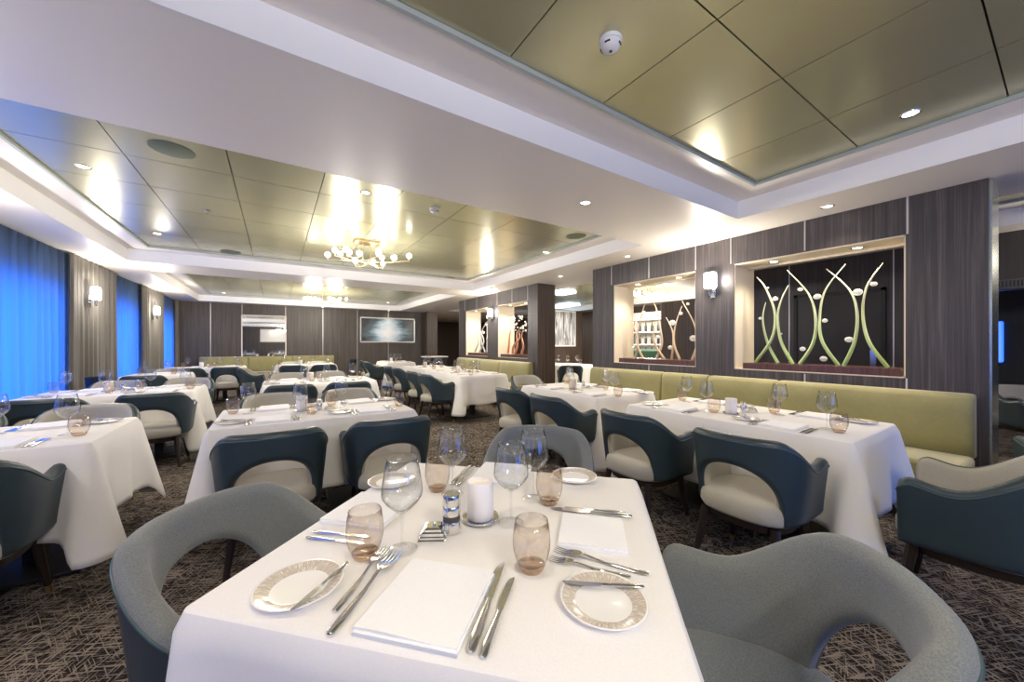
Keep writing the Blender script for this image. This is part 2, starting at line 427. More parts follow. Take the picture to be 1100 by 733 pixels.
# the room beyond the partition
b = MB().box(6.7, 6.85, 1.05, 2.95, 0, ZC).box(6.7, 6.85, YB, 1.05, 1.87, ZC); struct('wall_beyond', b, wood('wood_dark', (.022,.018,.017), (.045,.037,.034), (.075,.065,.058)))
struct('wall_divider', MB().box(6.7, 6.95, 2.95, 4.69, 0, 2.15), WOODB, bevel=.03)
struct('wall_alcove', MB().box(9.2, 9.35, YB, 2.9, 0, ZC), BLACK)
d = empty('door_1', (6.695, 1.85, 0)); d['kind'] = 'structure'
MB().box(-.02,.0,-.46,.46,0,1.98).build('door_leaf', pm('door_dark', (.022,.020,.021), .4), d, smooth=False)
MB().box(-.035,0,-.5,-.46,0,2.02).box(-.035,0,.46,.5,0,2.02).box(-.035,0,-.5,.5,1.98,2.02).build('door_frame', BLACK, d, smooth=False)
MB().box(-.06,-.03,-.42,-.36,.95,1.2).build('door_handle', STEEL, d, smooth=False)
for n, y in enumerate((1.28, 2.42)): struct('trim_%d' % (130+n), MB().box(6.69, 6.70, y-.006, y+.006, 0, ZC), STRIP)
v = empty('air_vent', (6.68, .45, 1.93))
MB().box(-.006,.02,-.6,.6,-.05,.05).build('vent_frame', pm('ventgrey', (.10,.10,.10), .5), v, smooth=False)
b = MB()
for i in range(46): b.box(-.009,-.004, -.57+i*.025, -.57+i*.025+.013, -.035, .035)
b.build('slats', BLACK, v, smooth=False); tag(v, 'black air grille on the dark wood header beyond the wall end', 'vent')
o = MB().box(-.03,.03,-.09,.09,0,.62).build('wall_lamp', emis('blue_glow', (.0,.12,1), 1.3), loc=(9.168, .68, 1.0), bevel=.02); tag(o, 'vertical strip glowing blue in the dark doorway area', 'light')

# ------------------------------------------------------------------ banquettes
def banquette(x_wall, y0, y1, cuts, label):
    r = empty('banquette_bench', (x_wall, (y0+y1)/2, 0)); cy = (y0+y1)/2
    ee = [y0]+cuts+[y1]
    for i in range(len(ee)-1):
        a, c = ee[i]-cy+.003, ee[i+1]-cy-.003
        # profile in x-z, extruded in y with rounded ends
        prof = [(-.07,.42),(-.125,.46),(-.14,.55),(-.135,.75),(-.12,.86),(-.10,.892),(-.07,.905),(-.03,.905),(-.006,.895),(-.004,.42)]
        b = MB(); vs = []; fs = []; n = len(prof); secs = []
        L = c-a; m = 14
        for k in range(m+1):
            t = k/m; y = a+L*t; e = min(t, 1-t)*L; s = 1 if e > .04 else math.sqrt(max(0, 1-(1-e/.04)**2))
            secs.append((y, s))
        ys = [a, a+.004, a+.015, a+.04] + [a+.04+(L-.08)*q/8 for q in range(1, 8)] + [c-.04, c-.015, c-.004, c]
        for y in ys:
            e = min(y-a, c-y); s = 1 if e >= .0399 else math.sqrt(max(0, 1-(1-e/.04)**2))
            for px, pz in prof: vs.append((px*(.72+.28*s) if px < -.02 else px, y, (pz-.66)*(.93+.07*s)+.66))
        K = len(ys)
        for q in range(K-1):
            for p in range(n-1): fs.append((q*n+p, q*n+p+1, (q+1)*n+p+1, (q+1)*n+p))
        fs.append(tuple(range(n))); fs.append(tuple((K-1)*n+p for p in range(n)))
        b.add(vs, fs).build('back_cushion', VELVET, r, auto=60)
    MB().box(-.56,-.10, y0-cy, y1-cy,.30,.45).build('seat', VELVET, r, bevel=.03)
    MB().box(-.52,-.01, y0-cy+.01, y1-cy-.01,0,.30).build('base', BLACK, r, smooth=False)
    return tag(r, label, 'bench')
cut = [on_x(833,411,4.28).y, on_x(759,404.5,4.28).y, on_x(710,401,4.28).y]
banquette(XR, .40, 4.30, cut, 'long olive green velvet wall bench behind the right-hand tables')
banquette(XR, 6.0, 9.5, [7.15, 8.3], 'pale green velvet wall bench behind the far right tables')
fb = banquette(0, -1.75, 1.75, [-.55,.6], 'olive green bench along the far end wall under the mirror')
fb.location = (-.10, YF, 0); fb.rotation_euler = (0,0,PI/2)

# ------------------------------------------------------------------ chair
def ss(a, b_, x):
    t = max(0, min(1, (x-a)/(b_-a))); return t*t*(3-2*t)
def make_chair(rimfab, fab, arch=.636):
    A, B = .236, .240; AY = .20      # half width, back depth, arm length
    # arc-length table of the half path (centre back -> arm front)
    pts = []
    N = 400
    for i in range(N+1):
        th = PI/2*i/N; e = 2/2.4
        pts.append((A*abs(math.sin(th))**e, -B*abs(math.cos(th))**e))
    for i in range(1, 60): pts.append((A+.0*i, AY*i/59))
    cum = [0]
    for i in range(1, len(pts)): cum.append(cum[-1]+math.dist(pts[i], pts[i-1]))
    L = cum[-1]
    def P(s):
        a = abs(s); sg = 1 if s >= 0 else -1
        lo = 0
        import bisect
        i = min(max(bisect.bisect_left(cum, a), 1), len(cum)-1); t = (a-cum[i-1])/max(1e-9, cum[i]-cum[i-1])
        x = pts[i-1][0]+(pts[i][0]-pts[i-1][0])*t; y = pts[i-1][1]+(pts[i][1]-pts[i-1][1])*t
        e = .004; j = min(i+1, len(cum)-1); k = max(i-2, 0)
        dx, dy = pts[j][0]-pts[k][0], pts[j][1]-pts[k][1]; l = math.hypot(dx, dy) or 1
        if a < 1e-4: return (0, -B, 0, -1)
        return (x*sg, y, dy/l*sg, -dx/l)
    SH = .218; ZB = .35
    def ztop(s):
        a = abs(s); z = .80 - .012*(a/.3)**2 if a < .3 else .788
        z -= .140*ss(.17, .42, a)
        z += (.010 if rimfab else .022)*ss(.44, .56, a)
        e = L-a
        if e < .055: z -= .055*(1-math.sqrt(max(0, 1-(1-e/.055)**2)))
        return z
    def zbot(s):
        a = abs(s)
        if a >= SH: return ZB
        return ZB + (arch-ZB)*(1-(a/SH)**2.25)**(1/2.25)
    S = [0]
    half = [SH*math.sin(PI/2*i/18) for i in range(1, 19)] + [SH+(L-SH)*i/14 for i in range(1, 12)] + [L-.055, L-.04, L-.025, L-.013, L-.005, L]
    half = sorted(set(round(x, 5) for x in half))
    S = [-x for x in reversed(half)] + [0] + half
    Tk = .030    # half thickness
    # section: list of (side offset -1..1, height param 0..1, extra) : outer bottom -> outer top -> rim -> inner top -> inner bottom
    def section(s):
        x, y, nx, ny = P(s); z1, z0 = ztop(s), zbot(s); h = z1-z0; out = []
        e = L-abs(s); th = Tk*(1 if e > .03 else .55+.45*math.sqrt(max(0, 1-(1-e/.03)**2)))
        r = min(th, h*.45)
        def pt(off, z):
            lean = (z-.42)*.10*(1 if z > .42 else .6)
            o = off+lean
            return (x+nx*o, y+ny*o, z)
        for k in range(9): out.append(pt(th, z0+r+(h-2*r)*k/8))
        for k in range(1, 6): a = PI*k/6; out.append(pt(th*math.cos(a), z1-r+r*math.sin(a)))
        for k in range(9): out.append(pt(-th, z1-r-(h-2*r)*k/8))
        for k in range(1, 4): a = PI*k/4; out.append(pt(-th*math.cos(a), z0+r-r*math.sin(a)))
        return out
    secs = [section(s) for s in S]; n = len(secs[0]); K = len(secs)
    split = 9 if rimfab else 13      # indices < split are outer leather
    def strip(idx, name, mat, caps=False):
        b = MB(); vs = []; fs = []
        for sec in secs: vs += [sec[i % n] for i in idx]
        m = len(idx)
        for q in range(K-1):
            for p in range(m-1): fs.append((q*m+p, q*m+p+1, (q+1)*m+p+1, (q+1)*m+p))
        b.add(vs, fs)
        if caps:
            for q in (0, K-1): b.add(secs[q], [tuple(range(n))])
        return b.build(name, mat, root, auto=70)
    root = empty('tub_chair')
    strip([n-2, n-1] + list(range(0, split)), 'backrest_shell', LEATHER, caps=not rimfab)
    strip(list(range(split-1, n-1)), 'inner_upholstery', fab, caps=rimfab)
    # piping a little below the rim on the outside
    pip = [Vector(sec[8]) for sec in secs]
    b = MB(); b.tube(pip, .0042, 6, True); b.build('piping', PIPING, root, auto=0)
    # seat cushion
    def plan(k, grow, yf=.225):
        a = 2*PI*k/40; c_, s_ = math.cos(a), math.sin(a); e = 2/2.8
        x = (A+grow)*math.copysign(abs(c_)**e, c_); y = math.copysign(abs(s_)**e, s_)*((yf+grow) if s_ > 0 else (B+grow))
        return x, y
    b = MB(); rows = [(.345,-.03),(.352,.0),(.37,.012),(.41,.012),(.435,.004),(.449,-.02),(.456,-.07),(.459,-.13),(.460,-.2)]
    vs = []; fs = []
    for z, g in rows:
        for k in range(40):
            x, y = plan(k, 0); sc_ = 1+g/.262; vs.append((x*sc_, y*sc_, z))
    for q in range(len(rows)-1):
        for k in range(40): k2 = (k+1) % 40; fs.append((q*40+k, q*40+k2, (q+1)*40+k2, (q+1)*40+k))
    fs.append(tuple(range(40))); fs.append(tuple(len(vs)-40+k for k in range(40)))
    b.add(vs, fs).build('seat', fab, root, auto=0)
    b = MB(); vs = []; fs = []
    for z, g in ((.30,-.04),(.303,-.032),(.346,-.022),(.348,-.03)):
        for k in range(40):
            x, y = plan(k, 0); sc_ = 1+g/.262; vs.append((x*sc_, y*sc_, z))
    for q in range(3):
        for k in range(40): k2 = (k+1) % 40; fs.append((q*40+k, q*40+k2, (q+1)*40+k2, (q+1)*40+k))
    fs.append(tuple(range(40))); fs.append(tuple(len(vs)-40+k for k in range(40)))
    b.add(vs, fs).build('seat_frame', LEG, root)
    for sx in (-1, 1):
        for sy in (-1, 1):
            top = Vector((sx*.175, .16 if sy > 0 else -.18, .335)); bot = Vector((sx*.215, .205 if sy > 0 else -.24, 0))
            m_ = bot+(top-bot)*.13
            lg = MB().tube([top, m_], [.024, .0145], 10).build('leg', LEG, root)
            MB().tube([m_, bot], [.0150, .011], 10).build('foot_cap', BRASS, lg)
    return root
CH_GREY = Proto(lambda: make_chair(True, FAB_GREY, .668)); CHT = Proto(lambda: make_chair(False, FAB_CREAM))

# ------------------------------------------------------------------ tables & cloths
TZ = .755
def cloth_mb(W, D, drop=.47, seed=0, crease=(), fl=.75):
    r = random.Random(seed); b = MB(); hw, hd = W/2, D/2; cr = .018
    per = []     # (pos, normal, corner distance, crease term)
    def side(p0, p1, nrm, key):
        L = (p1-p0).length; n = int(L/.02)
        tt = [i/n for i in range(n+1)]
        for t in tt:
            p = p0.lerp(p1, t); dc = min(t, 1-t)*L; per.append((p, nrm, dc, key, t*L))
    c = [Vector((-hw,-hd)), Vector((hw,-hd)), Vector((hw,hd)), Vector((-hw,hd))]
    nr = [Vector((0,-1)), Vector((1,0)), Vector((0,1)), Vector((-1,0))]
    for i in range(4):
        p0, p1 = c[i], c[(i+1) % 4]; d = (p1-p0).normalized()
        side(p0+d*cr, p1-d*cr, nr[i], i)
        cc = p1 - d*cr - nr[i]*cr
        for k in range(1, 8):
            a = k/8*PI/2; nn = nr[i]*math.cos(a)+nr[(i+1) % 4]*math.sin(a)
            per.append((cc+nn*cr, nn, 0, i, -1))
    ph = [r.random()*6.28 for _ in range(12)]
    M = len(per); rows = 16; vs = []; fs = []
    ext = [r.uniform(.8, 1.2) for _ in range(4)]
    for j in range(rows+1):
        t = j/rows
        for (p, nn, dc, key, l) in per:
            g = math.exp(-(dc/.075)**2); g2 = math.exp(-(dc/.035)**2)
            # which corner
            ci = key if l < 0 else (key if l > (W if key % 2 == 0 else D)/2 else key-1)
            e_ = ext[ci % 4]
            dr = drop*(1 + .30*g2*e_ + .02*math.sin(l*5+ph[key]))
            o = .012 + t*(.022 + .105*g*e_*fl + .055*g2*fl - .030*fl*math.exp(-((dc-.20)/.06)**2) + .012*math.sin(l*11+ph[key+4])*(1-g))
            for cl in crease:
                if l > 0 and key in cl[0]:
                    q = abs(l-cl[1]); o += t*(.035*math.exp(-(q/.05)**2)); dr *= 1+.06*math.exp(-(q/.04)**2)
            if j == 0: o = 0; z = 0
            else:
                a = min(1, j/1.0); z = -dr*t
                if j == 1: z = -dr*t
            vs.append((p.x+nn.x*o, p.y+nn.y*o, z))
    for j in range(rows):
        for i in range(M):
            i2 = (i+1) % M; fs.append((j*M+i, j*M+i2, (j+1)*M+i2, (j+1)*M+i))
    # small round-over ring then top
    top = []
    b.add(vs, fs)
    base = len(b.v); ring = [(p.x-nn.x*.008, p.y-nn.y*.008, .005) for (p, nn, *_) in per]
    b.add(ring, []); b.f += [(i, (i+1) % M, base+(i+1) % M, base+i) for i in range(M)]; b.mi += [0]*M
    b.f.append(tuple(base+i for i in range(M))); b.mi.append(0)
    return b
TABLES = {}
def table(key, cx, cy, W, D, rot, label, clabel, seed, crease=(), drop=.47, legs=2, fl=.75):
    t = empty('dining_table', (cx, cy, 0), rot)
    MB().box(-W/2+.015, W/2-.015, -D/2+.015, D/2-.015, .715, TZ-.012).build('tabletop', LEG, t, smooth=False)
    px = [0] if max(W, D) < 1.1 else [-.3, .3]
    for q in px:
        x, y = (q, 0) if W > D else (0, q)
        if len(px) == 1: x, y = 0, 0
        b = MB().box(x-.04, x+.04, y-.04, y+.04, .03, .715); b.build('pedestal', BLACK, t, smooth=False)
        MB().box(x-.24, x+.24, y-.24, y+.24, 0, .025).build('base_plate', BLACK, t, bevel=.006)
    tag(t, label, 'table')
    c = cloth_mb(W, D, drop, seed, crease, fl).build('tablecloth', CLOTH, auto=50); c.location = (cx, cy, TZ-.006); c.rotation_euler = (0,0,rot)
    thick(c, .0015)
    tag(c, clabel, 'tablecloth', 'white tablecloths')
    TABLES[key] = (cx, cy, W, D, rot)
# ------------------------------------------------------------------ tableware prototypes
def mk_wine(parts=True):
    bowl = [(.004,.092),(.022,.104),(.040,.122),(.0490,.136),(.0505,.145),(.0490,.165),(.0435,.200),(.0375,.232),(.0368,.2322),(.0425,.200),(.0480,.165),(.0495,.146),(.0478,.137),(.039,.124),(.021,.1065),(.0001,.096)]
    stem = [(.0038,.008),(.0032,.02),(.003,.06),(.0036,.09),(.006,.098),(.0001,.0985)]
    foot = [(.0365,.0006),(.0372,.0012),(.030,.0028),(.012,.005),(.0038,.009)]
    if parts:
        r = empty('wine_glass'); MB().lathe(bowl, 40).build('bowl', GLASS, r, auto=0)
        MB().lathe(stem, 14).build('stem', GLASS, r, auto=0); MB().lathe(foot, 32).build('foot', GLASS, r, auto=0); return r
    return MB().lathe(bowl, 20).lathe(stem, 8).lathe(foot, 16).build('wine_glass', GLASS, auto=0)
def mk_tumbler(n=36):
    b = MB(); prof = [(.0250,.0065),(.031,.014),(.038,.030),(.0425,.050),(.0435,.068),(.0415,.092),(.0380,.115),(.0373,.115),(.0405,.092),(.0425,.068),(.0415,.050),(.037,.032),(.030,.017),(.0001,.013)]
    b.lathe(prof, n); b.m = 1; b.lathe([(.0001,0),(.024,.0),(.0262,.003),(.031,.0135),(.0001,.0125)], n)
    return b.build('tumbler', [AMBER, AMBERB], auto=0)
def mk_plate(n=56):
    b = MB(); b.lathe([(.0001,.004),(.050,.004),(.0555,.0055)], n); b.m = 1; b.lathe([(.0555,.0055),(.066,.0098),(.0815,.0135)], n)
    b.m = 0; b.lathe([(.0815,.0135),(.085,.0142),(.0855,.0125),(.066,.006),(.05,.0),(.0001,.0)], n)
    return b.build('bread_plate', [CHINA, RIM], auto=0)
def mk_knife(parts, L=.215):
    # along +Y, handle at -Y, blade tip at +Y
    hl = L*.5
    hb = MB(); st = [(0,.0055,.003),(.03,.0075,.0045),(.10,.0062,.004),(.165,.0045,.0034),(.21,.0040,.0032)]
    pts = [(0, -L/2+.0, 0)]
    ys = [0, .004, .03, .06, .085, .10, hl]; ws = [.003, .0062, .0078, .0068, .0054, .0044, .0050]; hs = [.002, .0034, .0042, .0040, .0034, .0030, .0032]
    vs = []; fs = []; n = 10
    for y, w, h in zip(ys, ws, hs):
        for k in range(n): a = 2*PI*k/n; vs.append((w*math.cos(a), y-L/2, .0045+h*math.sin(a)))
    for q in range(len(ys)-1):
        for k in range(n): k2 = (k+1) % n; fs.append((q*n+k, q*n+k2, (q+1)*n+k2, (q+1)*n+k))
    fs.append(tuple(range(n))); fs.append(tuple(len(vs)-n+k for k in range(n))); hb.add(vs, fs)
    bb = MB(); prof = [(0,-.0035,.0035),(.006,-.0075,.0050),(.03,-.0098,.0055),(.06,-.0100,.0055),(.085,-.0085,.0055),(.1,-.0045,.0052),(.1055,.0005,.0040),(.1075,.0028,.0032)]
    vs = []; fs = []
    for y, x0, x1 in prof: vs += [(x0, y, .0042), (x1, y, .0030), (x1, y, .0056)]
    for q in range(len(prof)-1):
        for k in range(3): k2 = (k+1) % 3; fs.append((q*3+k, q*3+k2, (q+1)*3+k2, (q+1)*3+k))
    fs.append((0,1,2)); fs.append(tuple(len(vs)-3+k for k in range(3))); bb.add(vs, fs)
    if parts:
        r = empty('table_knife'); hb.build('handle', STEEL, r); bb.build('blade', STEEL, r, auto=20); return r
    hb.add(bb.v, bb.f); return hb.build('table_knife', STEEL)
def mk_fork(parts=True, L=.20):
    b = MB(); hz = lambda y: .0042+ .0065*math.exp(-((y-.035)/.028)**2)
    ys = [-.10,-.097,-.07,-.04,-.01,.01,.03,.038]; ws = [.003,.0058,.0068,.0052,.0036,.0030,.0032,.0045]; hs = [.0015,.0022,.0024,.0022,.0020,.0020,.0018,.0015]
    vs = []; fs = []; n = 8
    for y, w, h in zip(ys, ws, hs):
        for k in range(n): a = 2*PI*k/n; vs.append((w*math.cos(a), y, hz(y)+h*math.sin(a)))
    for q in range(len(ys)-1):
        for k in range(n): k2 = (k+1) % n; fs.append((q*n+k, q*n+k2, (q+1)*n+k2, (q+1)*n+k))
    fs.append(tuple(range(n))); b.add(vs, fs)
    # palm
    vs = []; fs = []
    pr_ = [(.037,.0042),(.045,.0095),(.053,.0120),(.060,.0124)]
    for y, w in pr_:
        z = hz(y); vs += [(-w,y,z+.001),(w,y,z+.001),(w,y,z-.0008),(-w,y,z-.0008)]
    for q in range(3):
        for k in range(4): k2 = (k+1) % 4; fs.append((q*4+k, q*4+k2, (q+1)*4+k2, (q+1)*4+k))
    fs.append((12,13,14,15)); b.add(vs, fs)
    for i in range(4):
        x = -.0108+i*.0072
        b.tube([(x,.059,hz(.059)),(x,.075,hz(.075)-.0006),(x,.09,.0055),(x*.97,.10,.0075)], [.0017,.0015,.0013,.0007], 6)
    return b.build('table_fork', STEEL)
def mk_napkin(w=.19, h=.24, seed=1):
    r = random.Random(seed); b = MB(); n, m = 12, 14
    for lay in range(3):
        dx = (.0, .002, -.001)[lay]; dy = (.0, -.003, .002)[lay]; w_ = w*(1-.006*lay); h_ = h*(1-.008*lay)
        z0 = .0004+lay*.0046; th = .0045; vs = []; fs = []
        def zz(u, v): return .0009*lay*(math.sin(u*4.1+lay)+math.sin(v*5.3+u*2))*min(1, 6*min(u, 1-u, v, 1-v)) + (.0018 if lay == 2 else 0)*math.exp(-(v/.1)**2)*math.sin(u*6)
        for s_ in (0, 1):
            for j in range(m+1):
                for i in range(n+1):
                    u, v = i/n, j/m; x = (u-.5)*w_+dx; y = (v-.5)*h_+dy
                    vs.append((x, y, z0+s_*th+zz(u, v)*(1 if lay else s_)))
        K = (n+1)*(m+1)
        for j in range(m):
            for i in range(n):
                a = j*(n+1)+i; fs.append((a, a+n+1, a+n+2, a+1)); fs.append((K+a, K+a+1, K+a+n+2, K+a+n+1))
        rim = list(range(n+1)) + [j*(n+1)+n for j in range(1, m+1)] + [m*(n+1)+i for i in range(n-1, -1, -1)] + [j*(n+1) for j in range(m-1, 0, -1)]
        for q in range(len(rim)): a, c = rim[q], rim[(q+1) % len(rim)]; fs.append((a, c, K+c, K+a))
        b.add(vs, fs)
    return b.build('folded_napkin', NAPKIN, auto=40)
def mk_candle():
    r = empty('candle_holder')
    MB().lathe([(.0001,.0),(.040,.0),(.052,.003),(.056,.008),(.0545,.0095),(.044,.006),(.0001,.006)], 40).build('saucer', CHROME, r, auto=0)
    MB().lathe([(.0001,.0065),(.037,.0065),(.0388,.010),(.0392,.112),(.038,.1145),(.0355,.1145),(.035,.100),(.0001,.098)], 40).build('frosted_cylinder', CANDLE, r)
    return r
def mk_mill():
    r = empty('pepper_mill')
    MB().lathe([(.0001,0),(.0225,0),(.0245,.002),(.0245,.030),(.0235,.032)], 30).build('base', STEEL, r)
    MB().lathe([(.0235,.032),(.0238,.034),(.0238,.046),(.0235,.048)], 30).build('viewing_band', pm('smoky', (.06,.05,.05), .15), r)
    MB().lathe([(.0235,.048),(.0245,.050),(.0245,.072),(.0235,.0735)], 30).build('collar', STEEL, r)
    MB().lathe([(.0232,.0735),(.0245,.0755),(.0245,.101),(.023,.104),(.0001,.105)], 30).build('cap', STEEL, r)
    return r
def mk_butter():
    r = empty('butter_dish')
    def step(b, w, z0, z1, t=.004):
        vs = []
        for z, g in ((z0, 0), (z1-t*.5, 0), (z1, -t)):
            vs += [(-w-g if False else -(w+g), -(w+g), z), (w+g, -(w+g), z), (w+g, w+g, z), (-(w+g), w+g, z)]
        fs = [(0,3,2,1), (8,9,10,11)]
        for q in range(2):
            for k in range(4): k2 = (k+1) % 4; fs.append((q*4+k, q*4+k2, (q+1)*4+k2, (q+1)*4+k))
        b.add(vs, fs)
    b = MB(); step(b, .036, 0, .006); step(b, .032, .006, .013); o = b.build('dish', CHROME, r, auto=20)
    b = MB(); step(b, .029, .013, .022); step(b, .024, .022, .031, .006); l = b.build('lid', CHROME, r, auto=20)
    MB().sphere((0,0,.034), .0045).build('knob', CHROME, l)
    return r
def mk_shaker():
    b = MB(); b.lathe([(.0001,0),(.019,0),(.020,.002),(.020,.055),(.018,.058)], 18); b.m = 1; b.lathe([(.0205,.056),(.0205,.078),(.017,.082),(.0001,.082)], 18)
    return b.build('pepper_mill', [STEEL, STEEL])
WINE, WINE_S = Proto(lambda: mk_wine(True)), Proto(lambda: mk_wine(False))
TUMB, TUMB_S = Proto(mk_tumbler), Proto(lambda: mk_tumbler(18)); PLATE = Proto(mk_plate)
KNIFE, KNIFE_S = Proto(lambda: mk_knife(True)), Proto(lambda: mk_knife(False)); FORK = Proto(mk_fork)
NAPK = Proto(mk_napkin); CANDL = Proto(mk_candle); MILL = Proto(mk_mill); BUTTER = Proto(mk_butter)
ZT = TZ+.0003

# --- foreground table, measured positions
RT = -math.radians(32.9+12.5)
ncx, ncy = cam_xy(-.087, 1.062)
table('near', ncx, ncy, .955, .92, RT, 'square pedestal table in the foreground under the white cloth', 'white tablecloth on the foreground table', 3, drop=.45, fl=.3)
def NP(px, py, z=ZT): return on_z(px, py, z)
def tl(lx, ly): # local to world near table
    c_, s_ = math.cos(RT), math.sin(RT); return (ncx+lx*c_-ly*s_, ncy+lx*s_+ly*c_)
x, y = tl(-.585, -.14); CH_GREY.put('grey tub chair at the left of the foreground table', 'chair', (x, y, 0), RT-PI/2+.10, 'chairs around the foreground table')
x, y = tl(.672, -.093); CH_GREY.put('grey tub chair at the right of the foreground table, bottom right of photo', 'chair', (x, y, 0), RT+PI/2-.19, 'chairs around the foreground table')
x, y = tl(.03, .83); CH_GREY.put('grey tub chair on the far side of the foreground table', 'chair', (x, y, 0), RT+PI, 'chairs around the foreground table')
def putline(P_, p0, p1, L, label, cat, z0=ZT, z1=None, group=None):
    """cutlery from handle end p0 to tip p1"""
    a = on_z(*p0, z0+.004); c = on_z(*p1, (z0 if z1 is None else z1)+.004); d = c-a; ang = math.atan2(-d.x, d.y)
    ln = d.length/(.2 if 'fork' in cat else .215); m = (a+c)/2; tilt = math.atan2(c.z-a.z, math.hypot(d.x, d.y))
    o = P_.put(label, cat, (m.x, m.y, (z0+(z0 if z1 is None else z1))/2), ang, group, tilt=(tilt, 0)); o.scale = (ln,)*3; return o
fg = 'foreground table'
for (p, w) in (((322,633),'near left corner, knife across it'), ((648,649),'right side, with knife across it'), ((617,514),'far right corner'), ((421,519),'far left corner')):
    q = NP(*p); PLATE.put('bread plate on the %s, %s' % (fg, w), 'plate', tuple(q), R.random()*6, 'bread plates on the foreground table')
ck = 'cutlery on the foreground table'
q = putline(KNIFE, (374,603), (313,656), .2, 'butter knife resting across the near left bread plate', 'knife', ZT+.013, group=ck)
q = putline(KNIFE, (692,630), (604,625), .2, 'butter knife resting across the right bread plate', 'knife', ZT+.013, group=ck)
putline(FORK, (359,657), (416,588), .2, 'outer fork beside the near left bread plate', 'fork', group=ck)
putline(FORK, (353,682), (426,594), .2, 'longer fork left of the near napkin', 'fork', group=ck)
putline(FORK, (697,617), (596,591), .2, 'upper fork of the pair above the right bread plate', 'fork', group=ck)
putline(FORK, (678,620), (590,600), .2, 'lower fork of the pair above the right bread plate', 'fork', group=ck)
putline(KNIFE, (505,702), (540,604), .22, 'left knife of the pair beside the near napkin', 'knife', group=ck)
putline(KNIFE, (518,707), (551,620), .21, 'right knife of the pair beside the near napkin', 'knife', group=ck)
putline(KNIFE, (329,577), (392,584), .21, 'nearer knife of the pair at the left place', 'knife', group=ck)
putline(KNIFE, (336,571), (398,577), .21, 'farther knife of the pair at the left place', 'knife', group=ck)
putline(KNIFE, (484,521), (505,500), .21, 'left knife of the pair at the far place', 'knife', group=ck)
putline(KNIFE, (491,522), (510,501), .21, 'right knife of the pair at the far place', 'knife', group=ck)
putline(KNIFE, (679,555), (592,546), .21, 'knife above the right napkin, farther from the camera', 'knife', group=ck)
putline(KNIFE, (672,551), (606,545), .21, 'farthest knife above the right napkin', 'knife', group=ck)
putline(FORK, (408,545), (430,535), .2, 'fork beside the far left bread plate', 'fork', group=ck)
def napkin_quad(c, w, h, rz, label):
    q = NP(*c); o = NAPK.put(label, 'napkin', tuple(q), rz, 'napkins on the foreground table'); o.scale = (w/.19, h/.24, 1)
napkin_quad((463,648), .20, .22, RT-.02, 'white folded napkin at the near place of the foreground table')
napkin_quad((636,575), .17, .17, RT, 'white folded napkin at the right place of the foreground table')
napkin_quad((398,550), .20, .20, RT, 'white folded napkin at the left place of the foreground table')
napkin_quad((540,510), .20, .19, RT, 'white folded napkin at the far place of the foreground table')
for p, w in (((432,591), 'beside the front left tumbler'), ((486,531), 'behind the pepper mill, tallest in view'), ((573,536), 'at the back right of the candle holder'), ((549,562), 'just right of the candle holder')):
    WINE.put('wine glass on the foreground table ' + w, 'wine glass', tuple(NP(*p)), 0, 'wine glasses on the foreground table')
for p, w in (((392,598), 'front left, by the forks'), ((470,527), 'behind the pepper mill'), ((571,612), 'front centre, near the right bread plate'), ((590,541), 'back right, by the far bread plate')):
    TUMB.put('amber based tumbler on the foreground table ' + w, 'tumbler', tuple(NP(*p)), 0, 'tumblers on the foreground table')
CANDL.put('white frosted candle holder on chrome saucer, foreground table centre', 'candle holder', tuple(NP(516,558)))
MILL.put('steel pepper mill beside the butter dish on the foreground table', 'pepper mill', tuple(NP(485,571)))
BUTTER.put('small stepped chrome dish with lid on the foreground table', 'butter dish', tuple(NP(466,576)), RT+.25)

# --- all other tables
def setting(key, side, off, tname, seat, detail=2, flip=1):
    """side: unit vector from table centre to the edge the guest sits at (local). off: offset along the edge"""
    cx, cy, W, D, rot = TABLES[key]; n = Vector(side); e = (D/2 if n.y else W/2)
    u = Vector((-n.y, n.x))  # guest's right-hand direction when looking inwards (-n): right = n rotated +90
    c_, s_ = math.cos(rot), math.sin(rot); ang = math.atan2(-(-n.x), -n.y)
    def W2(du, dv):
        p = n*(e-dv)+Vector((abs(n.y), abs(n.x)))*off+u*du; return (cx+p.x*c_-p.y*s_, cy+p.x*s_+p.y*c_, ZT)
    j = lambda s=.008: (R.random()-.5)*2*s
    g = ' ' + tname; at = '%s seat of the%s' % (seat, g)
    rz = rot+ang
    NAPK.put('folded napkin, ' + at, 'napkin', W2(j(), .14+j()), rz+j(.05), 'napkins on the'+g)
    PLATE.put('bread plate, ' + at, 'plate', W2(-.235+j(), .16+j()), 0, 'bread plates on the'+g)
    (WINE_S).put('wine glass, ' + at, 'wine glass', W2(.17+j(.02), .30+j(.015)), 0, 'wine glasses on the'+g)
    (TUMB_S).put('tumbler, ' + at, 'tumbler', W2(.25+j(.015), .24+j(.015)), 0, 'tumblers on the'+g)
    if detail > 0:
        for q, w in ((-.125, 'inner'), (-.148, 'outer')):
            FORK.put('%s fork, %s' % (w, at), 'fork', W2(q, .13+j()), rz+j(.04), 'cutlery on the'+g)
        for q, w in ((.125, 'inner'), (.148, 'outer')):
            KNIFE_S.put('%s knife, %s' % (w, at), 'knife', W2(q, .13+j()), rz+j(.04), 'cutlery on the'+g)
        p = W2(-.225+j(), .16); KNIFE_S.put('butter knife, ' + at, 'knife', (p[0], p[1], ZT+.0135), rz+PI/2*0+.5+j(.2), 'cutlery on the'+g)
